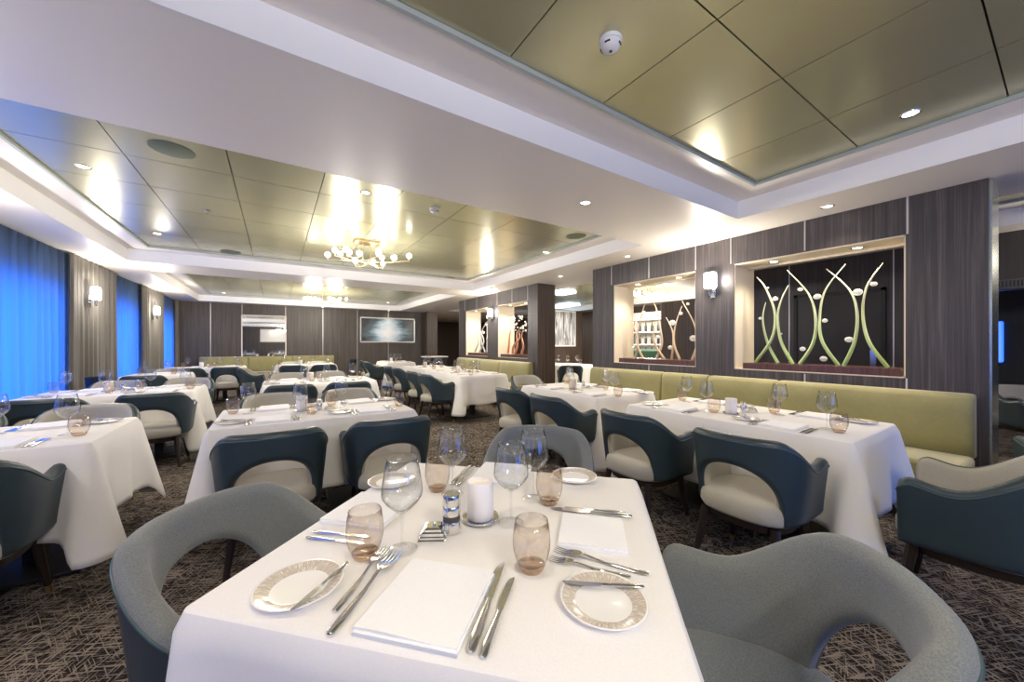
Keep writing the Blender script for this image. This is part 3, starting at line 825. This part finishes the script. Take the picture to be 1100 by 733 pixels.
def centre(key, tname, lx=0, ly=0, both=True):
    cx, cy, W, D, rot = TABLES[key]
    def w(x, y): return (cx+x*math.cos(rot)-y*math.sin(rot), cy+x*math.sin(rot)+y*math.cos(rot), ZT)
    MILLS.put('small steel pepper mill in the middle of the ' + tname, 'pepper mill', w(lx+.0, ly), 0)
    BUTTER.put('small chrome lidded dish in the middle of the ' + tname, 'butter dish', w(lx+.07, ly-.03), .3)
    if both: CANDL.put('white candle holder in the middle of the ' + tname, 'candle holder', w(lx-.12, ly+.03), 0)
MILLS = Proto(mk_shaker)
def four(key, x0, x1, y0, y1, nm, seed, chairs_x, near_y, far_y, nl, fl, detail=1, crease=(), cen=True, near=True, far=True):
    cx, cy = (x0+x1)/2, (y0+y1)/2
    table(key, cx, cy, x1-x0, y1-y0, 0, 'rectangular dining table, the ' + nm, 'white tablecloth covering the ' + nm, seed, crease)
    W = x1-x0
    so = [x-cx for x in chairs_x]; names = ['left', 'right'] if len(chairs_x) == 2 else ['only']
    for o, nn, x in zip(so, names, chairs_x):
        o = max(-W/2+.3, min(W/2-.3, o)) if W > .9 else o
        setting(key, (0,-1), o, nm, 'near ' + nn, detail); setting(key, (0,1), o, nm, 'far ' + nn, detail)
        if near: CHT.put('%s chair on the near side of the %s' % (nn, nm), 'chair', (x, near_y, 0), R.uniform(-.05, .05), nl)
        if far: CHT.put('%s chair on the far side of the %s' % (nn, nm), 'chair', (x, far_y, 0), PI+R.uniform(-.05, .05), nl)
    if cen: centre(key, nm)
n1 = 'middle row table nearest the camera'; four('mid1', -.35, .93, 2.85, 3.65, n1, 11, (-.015, .655), 2.63, 4.02, 'chairs at the '+n1, '')
n2 = 'second table of the middle row'; four('mid2', -.14, 1.22, 5.52, 6.35, n2, 12, (.16, .80), 5.28, 6.98, 'chairs at the '+n2, '')
n3 = 'farthest table of the middle row'; four('mid3', 0, 1.30, 10.3, 11.1, n3, 13, (.33, .97), 9.95, 11.5, 'chairs at the '+n3, '', 0)
n4 = 'window side table at the left edge'; four('left1', -2.08, -.83, 2.84, 3.66, n4, 14, (-1.86, -1.19), 2.66, 3.95, 'chairs at the '+n4, '')
n5 = 'second window side table'; four('left2', -2.08, -.77, 5.33, 6.16, n5, 15, (-1.72, -1.02), 5.12, 6.60, 'chairs at the '+n5, '', crease=(((0,), .50),))
n6 = 'small third window side table'; four('left3', -2.08, -1.30, 8.2, 9.0, n6, 16, (-1.72,), 7.95, 9.35, 'chairs at the '+n6, '', 0, cen=False)
n7 = 'far left corner table'; four('left4', -1.95, -.62, 10.25, 11.05, n7, 17, (-1.50, -.87), 9.92, 11.5, 'chairs at the '+n7, '', 0, far=False)
CHT.put('lone cream and blue chair turned sideways before the far bench', 'chair', (-.35, 9.15, 0), -PI/2-.1)
def aisle(key, x0, x1, y0, y1, nm, seed, ys, detail=1, crease=()):
    cx, cy = (x0+x1)/2, (y0+y1)/2
    table(key, cx, cy, x1-x0, y1-y0, 0, 'rectangular dining table, the ' + nm, 'white tablecloth covering the ' + nm, seed, crease)
    for y, nn in zip(ys, ('nearer', 'farther')):
        setting(key, (-1,0), y-cy, nm, nn + ' aisle', detail); setting(key, (1,0), y-cy, nm, nn + ' bench', detail)
        CHT.put('%s aisle chair of the %s' % (nn, nm), 'chair', (x0-.26, y, 0), -PI/2+R.uniform(-.05, .05), 'aisle chairs at the '+nm)
    centre(key, nm)
m1 = 'big table by the nearest green bench'; aisle('r1', 2.55, 3.40, .64, 2.10, m1, 21, (1.0, 1.735), 1, (((3,), .73),))
m2 = 'smaller table on the same green bench'; aisle('r2', 2.60, 3.45, 2.50, 3.78, m2, 22, (2.72, 3.38))
m3 = 'first table past the wall gap'; aisle('f1', 2.50, 3.38, 5.40, 6.9, m3, 23, (5.75, 6.42), 0)
m4 = 'second table past the wall gap'; aisle('f2', 2.55, 3.38, 7.25, 8.75, m4, 24, (7.55, 8.2), 0)
m5 = 'table below the painting'; aisle('f3', 2.6, 3.38, 10.4, 11.6, m5, 25, (10.72, 11.3), 0)
CHT.put('blue and cream chair at the right end of the bench table', 'chair', (2.70, .265, 0), .04)
CHT.put('green chair cut by the right edge, below the wall end', 'chair', (4.12, -.10, 0), -1.15)
CHT.put('cream chair at the far end of the smaller bench table', 'chair', (3.2, 4.42, 0), PI)
CHT.put('pale chair beyond the wall end in the dark area', 'chair', (7.1, .25, 0), PI*.75)
o6 = 'table in the room behind the wall gap'
table('o1', 6.35, 7.15, .9, .9, 0, 'square dining table seen through the wall gap', 'white tablecloth on the table seen through the wall gap', 31)
for sd, nn in (((0,-1),'near'), ((-1,0),'left'), ((0,1),'far')): setting('o1', sd, 0, o6, nn, 0)
CHT.put('dark green chair seen through the wall gap', 'chair', (5.75, 6.4, 0), -.6)

# ------------------------------------------------------------------ wall art, mirror, sconces
r = empty('wall_mirror', (-.30, YF-.01, 1.52))
MB().box(-.55,.55,-.005,.0,-.62,.62).build('mirror_glass', MIRROR, r, smooth=False)
b = MB()
for q in ((-.58,-.55,-.65,.65), (.55,.58,-.65,.65), (-.58,.58,.62,.65), (-.58,.58,-.65,-.62)): b.box(q[0], q[1], -.03, .005, q[2], q[3])
b.build('mirror_frame', pm('pale_frame', (.75,.68,.58), .3), r, smooth=False); tag(r, 'square framed mirror on the far wall above the bench', 'mirror')
def painting_mat():
    m, nt, b = new_mat('seascape'); tc = nt.nodes.new('ShaderNodeTexCoord'); s = nt.nodes.new('ShaderNodeSeparateXYZ'); nt.links.new(tc.outputs['Object'], s.inputs[0])
    v = nodes_coord(nt, (1.2, 1, 4)); f = noise(nt, v, 2.0, 5, .6, .4)
    g = mathn(nt, 'SUBTRACT', 1.0, mathn(nt, 'MULTIPLY', mathn(nt, 'ABSOLUTE', s.outputs['X']), 1.15))
    t = mathn(nt, 'ADD', mathn(nt, 'MULTIPLY', g, .62), mathn(nt, 'MULTIPLY', f, .42))
    t = mathn(nt, 'SUBTRACT', t, mathn(nt, 'MULTIPLY', mathn(nt, 'ABSOLUTE', mathn(nt, 'ADD', s.outputs['Z'], .1)), .5))
    c = ramp(nt, t, [(.12, (.01,.015,.02)), (.3, (.05,.09,.10)), (.42, (.22,.33,.42)), (.55, (.62,.74,.84)), (.75, (.93,.95,.97))])
    nt.links.new(c, b.inputs['Base Color']); b.inputs['Roughness'].default_value = .25; return m
r = empty('framed_painting', (3.46, YF-.02, 1.79))
MB().box(-.94,.94,-.01,.01,-.41,.41).build('canvas', painting_mat(), r, smooth=False)
b = MB()
for q in ((-.98,-.94,-.45,.45), (.94,.98,-.45,.45), (-.98,.98,.41,.45), (-.98,.98,-.45,-.41)): b.box(q[0], q[1], -.03, .015, q[2], q[3])
b.build('picture_frame', pm('silver_frame', (.55,.53,.50), .3, .5), r, smooth=False); tag(r, 'wide framed painting of pale sky over dark water, far wall', 'painting')
r = empty('wall_panel_art', (8.1, 9.3, 1.80))
MB().box(-.5,.5,-.02,.0,-.6,.6).build('frame', WHITEP, r, smooth=False)
def bark():
    m, nt, b = new_mat('bark_art'); v = nodes_coord(nt, (22, 22, 1.5)); f = noise(nt, v, 1, 4, .6, .6)
    c = ramp(nt, f, [(.4, (.12,.11,.11)), (.5, (.45,.44,.43)), (.58, (.85,.85,.85))]); nt.links.new(c, b.inputs['Base Color']); return m
MB().box(-.45,.45,-.03,-.02,-.55,.55).build('artwork', bark(), r, smooth=False); tag(r, 'white framed artwork of grey vertical streaks, seen through the wall gap', 'painting')
struct('wall_behind_art', MB().box(7.2, 8.95, 9.34, 9.5, 0, 2.42), WOODB)
def sconce(x, y, z, sx, label):
    r = empty('wall_lamp', (x, y, z))
    MB().box(min(0, sx*.012), max(0, sx*.012), -.03, .03, -.17, .0).build('back_plate', CHROME, r, bevel=.003)
    MB().tube([(sx*.01,0,-.10), (sx*.07,0,-.10), (sx*.07,0,-.06)], .008, 10).lathe([(.0001,-.15),(.012,-.15),(.018,-.09),(.028,-.07),(.0001,-.07)], 16, Matrix.Translation((sx*.07,0,0))).build('bracket', CHROME, r)
    b = MB(); b.box(sx*.07-.042, sx*.07+.042, -.065, .065, -.065, .13); b.build('shade', SHADE, r, bevel=.02)
    lamp('POINT', 'lamp_light', (sx*.07+sx*.08, 0, .04), 24, (1,.91,.80), r, shadow_soft_size=.06)
    return tag(r, label, 'wall lamp', 'lit wall lamps')
sconce(XR, 2.36, 2.0, -1, 'lit wall lamp between the two nearest wall niches')
sconce(XR, 7.67, 2.0, -1, 'lit wall lamp between the two far wall niches')
sconce(6.7, -.6, 2.15, -1, 'added unseen lamp on the dark header, brightening beyond the wall end')  # out of view, put in to brighten the ceiling panel past the wall end
sconce(-2.27, 7.75, 1.98, 1, 'nearer lit lamp on the left curtained wall')
sconce(-2.27, 11.0, 1.98, 1, 'farther lit lamp on the left curtained wall')
sconce(-2.27, 4.5, 1.98, 1, 'lit lamp on the curtained wall left of the frame')
sconce(-2.27, 1.7, 1.98, 1, 'unseen lamp added for light on the curtained wall beside the camera')  # never in view, added as one more light source

# ------------------------------------------------------------------ reed sculptures
def bez(pts, n=18):
    # Catmull-Rom through points
    P_ = [pts[0]] + pts + [pts[-1]]; out = []
    for i in range(1, len(P_)-2):
        for k in range(n):
            t = k/n; a, b_, c, d = P_[i-1], P_[i], P_[i+1], P_[i+2]
            out.append(.5*((2*b_)+(c-a)*t+(2*a-5*b_+4*c-d)*t*t+(3*b_-a-3*c+d)*t**3))
    out.append(P_[-2]); return out
def sculpture(name_label, stems, crystals, X, mat, rw=.017):
    o = MB(); base = on_x(*stems[0][0], X); root = empty('reed_sculpture', (X, base.y, 1.0))
    for st in stems:
        pts = [on_x(*p, X)+Vector((R.uniform(-.02,.02),0,0)) for p in st]; pts[0].z = 1.066
        pts = bez(pts, 8); n = len(pts)
        rad = [rw*(1-.78*(i/(n-1))**1.3) for i in range(n)]
        mb = MB().tube([p-Vector((0,0,0)) for p in pts], rad, 10)
        s = mb.build('reed', mat); s.parent = root; s.matrix_parent_inverse = Matrix.Translation((-X, -base.y, -1.0))
    for (px, py, rr) in crystals:
        p = on_x(px, py, X-.02)
        mb = MB().sphere((0,0,0), 1, 14, 8, (rr*.7, rr, rr*.82)); s = mb.build('crystal_disc', CRYSTAL); s.parent = root; s.matrix_parent_inverse = Matrix.Translation((-X, -base.y, -1.0)); s.location = p
    return tag(root, name_label, 'sculpture')
def zc(pts, x0=800, y0=260, s=5.233): return [(x0+a/s, y0+b_/s) for a, b_ in pts]
XS = XR+.2
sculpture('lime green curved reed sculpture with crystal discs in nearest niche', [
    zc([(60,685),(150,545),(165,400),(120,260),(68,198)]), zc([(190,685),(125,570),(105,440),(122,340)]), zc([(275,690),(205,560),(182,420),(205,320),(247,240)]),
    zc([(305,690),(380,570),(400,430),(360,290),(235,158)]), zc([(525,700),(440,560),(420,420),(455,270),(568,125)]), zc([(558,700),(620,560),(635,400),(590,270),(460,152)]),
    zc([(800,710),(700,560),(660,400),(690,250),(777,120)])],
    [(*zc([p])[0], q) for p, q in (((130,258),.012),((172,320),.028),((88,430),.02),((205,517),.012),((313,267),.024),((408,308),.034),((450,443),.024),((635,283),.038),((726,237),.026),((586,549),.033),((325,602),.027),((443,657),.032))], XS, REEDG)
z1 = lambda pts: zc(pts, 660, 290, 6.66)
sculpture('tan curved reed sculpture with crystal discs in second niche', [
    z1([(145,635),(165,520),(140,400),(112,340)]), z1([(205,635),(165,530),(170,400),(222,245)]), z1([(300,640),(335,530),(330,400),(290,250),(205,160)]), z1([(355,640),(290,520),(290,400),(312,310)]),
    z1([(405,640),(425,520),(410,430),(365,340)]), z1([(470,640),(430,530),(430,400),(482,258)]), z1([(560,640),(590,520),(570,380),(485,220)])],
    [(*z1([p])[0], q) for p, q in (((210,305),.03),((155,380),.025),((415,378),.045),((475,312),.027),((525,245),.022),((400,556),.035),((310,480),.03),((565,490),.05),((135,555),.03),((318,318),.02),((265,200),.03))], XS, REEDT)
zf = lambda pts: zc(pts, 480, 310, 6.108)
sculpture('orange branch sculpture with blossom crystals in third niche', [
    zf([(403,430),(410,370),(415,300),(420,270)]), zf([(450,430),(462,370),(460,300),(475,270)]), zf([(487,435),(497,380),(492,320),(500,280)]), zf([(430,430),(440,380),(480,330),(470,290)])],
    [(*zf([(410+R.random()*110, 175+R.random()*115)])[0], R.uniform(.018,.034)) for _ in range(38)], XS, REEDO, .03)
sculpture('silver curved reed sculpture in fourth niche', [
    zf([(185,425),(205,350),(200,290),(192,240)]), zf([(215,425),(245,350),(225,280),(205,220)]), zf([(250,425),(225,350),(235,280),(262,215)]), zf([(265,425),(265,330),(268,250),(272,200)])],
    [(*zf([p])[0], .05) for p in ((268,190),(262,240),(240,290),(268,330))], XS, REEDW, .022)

# ------------------------------------------------------------------ ceiling fittings
def mk_down():
    r = empty('downlight'); MB().lathe([(.033,.004),(.036,-.003),(.048,-.004),(.050,.0),(.050,.004)], 28).build('trim_ring', STEEL, r)
    MB().lathe([(.0001,-.0015),(.034,-.0015),(.034,.003)], 24).build('lamp_face', DLIGHT, r, fix=False)
    return r
DOWN = Proto(mk_down)
def down(px, py, label, z=ZP+.02, e=26, xy=None, spot=True):
    p = on_z(px, py, z) if xy is None else Vector((*xy, z))
    o = DOWN.put('small round downlight ' + label, 'downlight', (p.x, p.y, z), 0, 'ceiling downlights')
    for ch in list(o.children):
        pass
    if spot:
        lamp('SPOT', 'spot_light', (0,0,-.02), e, (1,.90,.76), o, spot_size=math.radians(125), spot_blend=.8, shadow_soft_size=.035)
    return o
LIGHTSPOTS = [
 (978,122,'in the green ceiling panel at upper right',ZP+.02), (89,179,'at the left of the large ceiling panel',ZP+.02), (393,207,'near the centre front of the large ceiling panel',ZP+.02),
 (169,251,'at the far left corner of the large ceiling panel',ZP+.02), (586,271,'near the right end of the large ceiling panel',ZP+.02), (508,300,'at the far right corner of the large ceiling panel',ZP+.02),
 (629,218,'in the cream soffit between the panels',ZC), (602,297,'in the soffit before the wall gap',ZC)]
for px, py, lb, z in LIGHTSPOTS:
    DOWN.put('small round downlight ' + lb, 'downlight', (0,0,0), 0, 'ceiling downlights')
    o = [q for q in COL.objects if q.name.startswith('downlight')][-1]
    p = on_z(px, py, z); o.location = (p.x, p.y, z)
EXTRA = [((.2,.6),'in the panel above the foreground table',ZP+.02),((-1.2,1.0),'in the panel above the left aisle',ZP+.02),
 ((3.2,9.0),'at the front right of the far ceiling panel',ZP+.02),((-1.2,9.4),'at the front left of the far ceiling panel',ZP+.02),((-1.2,12.7),'at the back left of the far ceiling panel',ZP+.02),((3.2,12.7),'at the back right of the far ceiling panel',ZP+.02),
 ((4.12,1.2),'in the soffit over the bench, nearest',ZC) ,((4.12,3.4),'in the soffit over the bench, farther',ZC),((4.12,7.0),'in the soffit over the far bench',ZC),((3.45,13.55),'over the far wall painting',ZC),((1.3,13.55),'over the far wall beside the mirror',ZC),
 ((5.6,5.1),'in the gap ceiling',ZC),((5.7,.2),'added for light beyond the end of the niche wall',ZP+.02),((-.15,-3.35),'washing the wall behind the camera',ZC),((8.0,-.4),'over the dark area beyond the wall end',ZC),((5.9,1.6),'beyond the nearest niche',ZP+.02)]  # the one past the niche wall end is unseen, added to brighten there
for xy, lb, z in EXTRA:
    o = DOWN.put('small round downlight ' + lb, 'downlight', (xy[0], xy[1], z), 0, 'ceiling downlights')
for o in [q for q in COL.objects if q.name.startswith('downlight')]:
    e = (19 if -2 < o.location.y < 3 else 15) if o.location.z > 2.6 else 12
    if o.location.y > 13: e = 5
    lamp('SPOT', 'spot_light', (0,0,-.02), e, (1,.86,.69), o, spot_size=math.radians(120), spot_blend=.9, shadow_soft_size=.035)
# niche downlights
for nm, (a, c) in (('nearest', N2), ('second', N1), ('third', NF1), ('fourth', NF2)):
    for k, t in enumerate((.25, .75)):
        y = a+(c-a)*t
        o = DOWN.put('tiny downlight in the top of the %s niche, %s end' % (nm, 'farther' if k else 'nearer'), 'downlight', (XR+.16, y, 2.174), 0, 'niche downlights')
        lamp('SPOT', 'spot_light', (0,0,-.02), 5, (1,.88,.70), o, spot_size=math.radians(140), spot_blend=.8, shadow_soft_size=.03)
def mk_chand():
    r = empty('chandelier'); rr = random.Random(5)
    MB().box(-.16,.16,-.10,.10,-.035,0).build('canopy', BRASS, r, bevel=.004)
    b = MB()
    for x in (-.05,.05): b.tube([(x,0,-.03),(x,0,-.27)], .006, 8)
    b.build('hanging_rod', BRASS, r)
    k = 0
    for i in range(8):
        a = i*PI/4+.2; L = .34+.2*(i % 2)+rr.random()*.08; z = -.26-.03*(i % 3)
        e = Vector((math.cos(a)*L, math.sin(a)*L, z+rr.uniform(-.03,.05)))
        mid = e*.55; mid.z = z
        MB().tube([(0,0,z), mid, e], .006, 8).build('arm', BRASS, r)
        for q, t in enumerate((.62, 1.0)):
            p = e*t; p.z = z+(e.z-z)*t
            off = Vector((-math.sin(a), math.cos(a), 0))*(.06 if q == 0 else 0)
            MB().tube([p, p+off+Vector((0,0,.035))], .006, 6).sphere(tuple(p+off+Vector((0,0,.035))), .014, 10, 6).build('lamp_socket', BRASS, r)
            MB().sphere(tuple(p+off+Vector((0,0,.072))), .036, 14, 10).build('globe_bulb', BULB, r)
    return r
CHD = Proto(mk_chand)
for (x, y, lb, e) in ((1.05, 5.30, 'hanging from the large ceiling panel', 1), (1.10, 10.95, 'hanging from the far ceiling panel', 1), (.4, -1.2, 'behind the camera', 1), (7.5, 5.6, 'in the room beyond the niches', 1)):
    o = CHD.put('brass chandelier with many small white globe bulbs ' + lb, 'chandelier', (x, y, ZP+.02), 0 if y > 0 else .7, 'globe chandeliers')
    for a in range(4):
        lamp('POINT', 'chandelier_light', (.36*math.cos(a*PI/2+.6), .36*math.sin(a*PI/2+.6), -.54), 15 if y > 0 else 2.5, (1,.92,.81), o, shadow_soft_size=.07)
def mk_speaker(): return MB().lathe([(.0001,-.004),(.125,-.004),(.13,-.001),(.13,.001)], 36).build('ceiling_speaker', SPK)
SP = Proto(mk_speaker)
for px, py, lb in ((185,161,'at the near left of the large panel'), (248,271,'at the far left of the large panel'), (619,254,'at the right tip of the large panel'), (482,299,'at the far edge of the large panel')):
    p = on_z(px, py, ZP+.018); SP.put('flat round green ceiling speaker ' + lb, 'speaker', tuple(p), 0, 'ceiling speakers')
def mk_smoke():
    r = empty('smoke_detector')
    MB().lathe([(.052,0),(.052,-.012),(.050,-.016),(.0001,-.016)], 32).build('base', WHITEP, r)
    MB().lathe([(.044,-.016),(.046,-.030),(.038,-.042),(.022,-.050),(.0001,-.052)], 32).build('sensor_dome', WHITEP, r)
    b = MB()
    for k in range(4): a = k*PI/2+.4; b.box(-.012,.012,.037,.047,-.036,-.031, Matrix.Rotation(a, 4, 'Z'))
    b.sphere((0,.0,-.052), .007).build('sensor_slot', BLACK, r)
    return r
SM = Proto(mk_smoke)
for px, py, lb in ((656,43,'on the green panel at upper right'), (467,224,'on the large panel near the centre')):
    p = on_z(px, py, ZP+.02); SM.put('round white smoke detector ' + lb, 'smoke detector', tuple(p), 0, 'smoke detectors')
def mk_spr(): return MB().lathe([(.03,0),(.032,-.003),(.012,-.006),(.005,-.008),(.005,-.03),(.014,-.032),(.014,-.034),(.0001,-.034)], 16).build('sprinkler_head', CHROME)
SPR = Proto(mk_spr)
for px, py, lb in ((222,226,'left part'), (538,290,'right far part')): SPR.put('small chrome sprinkler in the large ceiling panel, ' + lb, 'sprinkler', tuple(on_z(px, py, ZP+.02)), 0, 'ceiling sprinklers')
for px, py, lb in ((603,315,'nearest'), (600,330,'middle'), (611,328,'right')):
    p = on_z(px, py, ZP-.01); o = MB().box(-.28,.28,-.28,.28,-.02,.03).build('ceiling_light', LEDP, loc=tuple(p), smooth=False); tag(o, 'glowing square ceiling light seen through the wall gap, ' + lb, 'ceiling light', 'gap ceiling lights')
lamp('AREA', 'beyond_light', (7.0, 7.5, 2.45), 60, (1,.93,.85), None, size=2.0)
lamp('AREA', 'corridor_light', (6.5, 14, 2.45), 60, (1,.9,.8), None, size=2.0)
lamp('AREA', 'bar_light', (8.6, 5.6, 2.45), 30, (1,.95,.9), None, size=1.5)

# ------------------------------------------------------------------ room beyond: display shelf, green seat, service station, buckets
r = empty('display_shelf', (9.0, 6.55, 0)); MB().box(-.02,.3,-.85,.85,0,2.2).build('back_panel', pm('shelfback', (.62,.56,.48), .6), r, smooth=False)
for z in (.9, 1.25, 1.6, 1.95): MB().box(-.3,-.02,-.85,.85,z,z+.03).build('shelf', WHITEP, r, smooth=False)
tag(r, 'pale display shelf of small bottles seen through the second niche', 'shelf')
def mk_bottle(): return MB().lathe([(.0001,0),(.035,0),(.036,.01),(.036,.15),(.014,.20),(.013,.26),(.0001,.262)], 12).build('bottle', pm('bottle_dark', (.03,.04,.05), .15))
BT = Proto(mk_bottle)
for zi, z in enumerate((.93, 1.28, 1.63)):
    for k in range(8): BT.put('dark bottle on the %s of the pale display shelf' % ('lower shelf','middle shelf','upper shelf')[zi], 'bottle', (8.84, 5.85+k*.2, z+.001), 0, ('bottles on the lower shelf','bottles on the middle shelf','bottles on the upper shelf')[zi])
r = empty('green_sofa', (7.75, 5.6, 0)); MB().box(-.12,.12,-.8,.8,.4,1.15).build('backrest', pm('deepgreen', (.02,.07,.035), .6), r, bevel=.05); MB().box(-.6,.1,-.8,.8,.02,.45).build('seat', MATS['deepgreen'], r, bevel=.05)
tag(r, 'dark green sofa seen through the second niche', 'sofa')
r = empty('service_station', (4.05, 10.6, 0)); MB().box(-.3,.3,-.25,.25,0,.88).build('cabinet', BLACK, r, smooth=False)
MB().box(-.33,.33,-.28,.28,.88,.91).build('top', CLOTH, r, bevel=.005); tag(r, 'black service cabinet with white top at end of far bench', 'cabinet')
def bucket(x, y, lb):
    r = empty('ice_bucket_stand', (x, y, 0))
    MB().lathe([(.0001,.62),(.085,.62),(.10,.82),(.105,.84),(.098,.84),(.092,.80),(.0001,.65)], 24).build('bucket', BLACK, r)
    MB().tube([(0,0,.03),(0,0,.63)], .018, 10).lathe([(.0001,0),(.15,0),(.15,.02),(.02,.04)], 24).build('stand', BLACK, r)
    tag(r, lb, 'ice bucket')
p = on_z(372, 384, .84+.04); bucket(1.85, 11.2, 'black ice bucket on a stand before the far wall')
bucket(-2.0, 7.05, 'black ice bucket on a stand by the left drapes')

# ------------------------------------------------------------------ daylight
w = bpy.data.worlds.new('sky'); sc.world = w; w.use_nodes = True
bg = w.node_tree.nodes['Background']; bg.inputs[0].default_value = (.035,.23,1.0,1); bg.inputs[1].default_value = 3.0
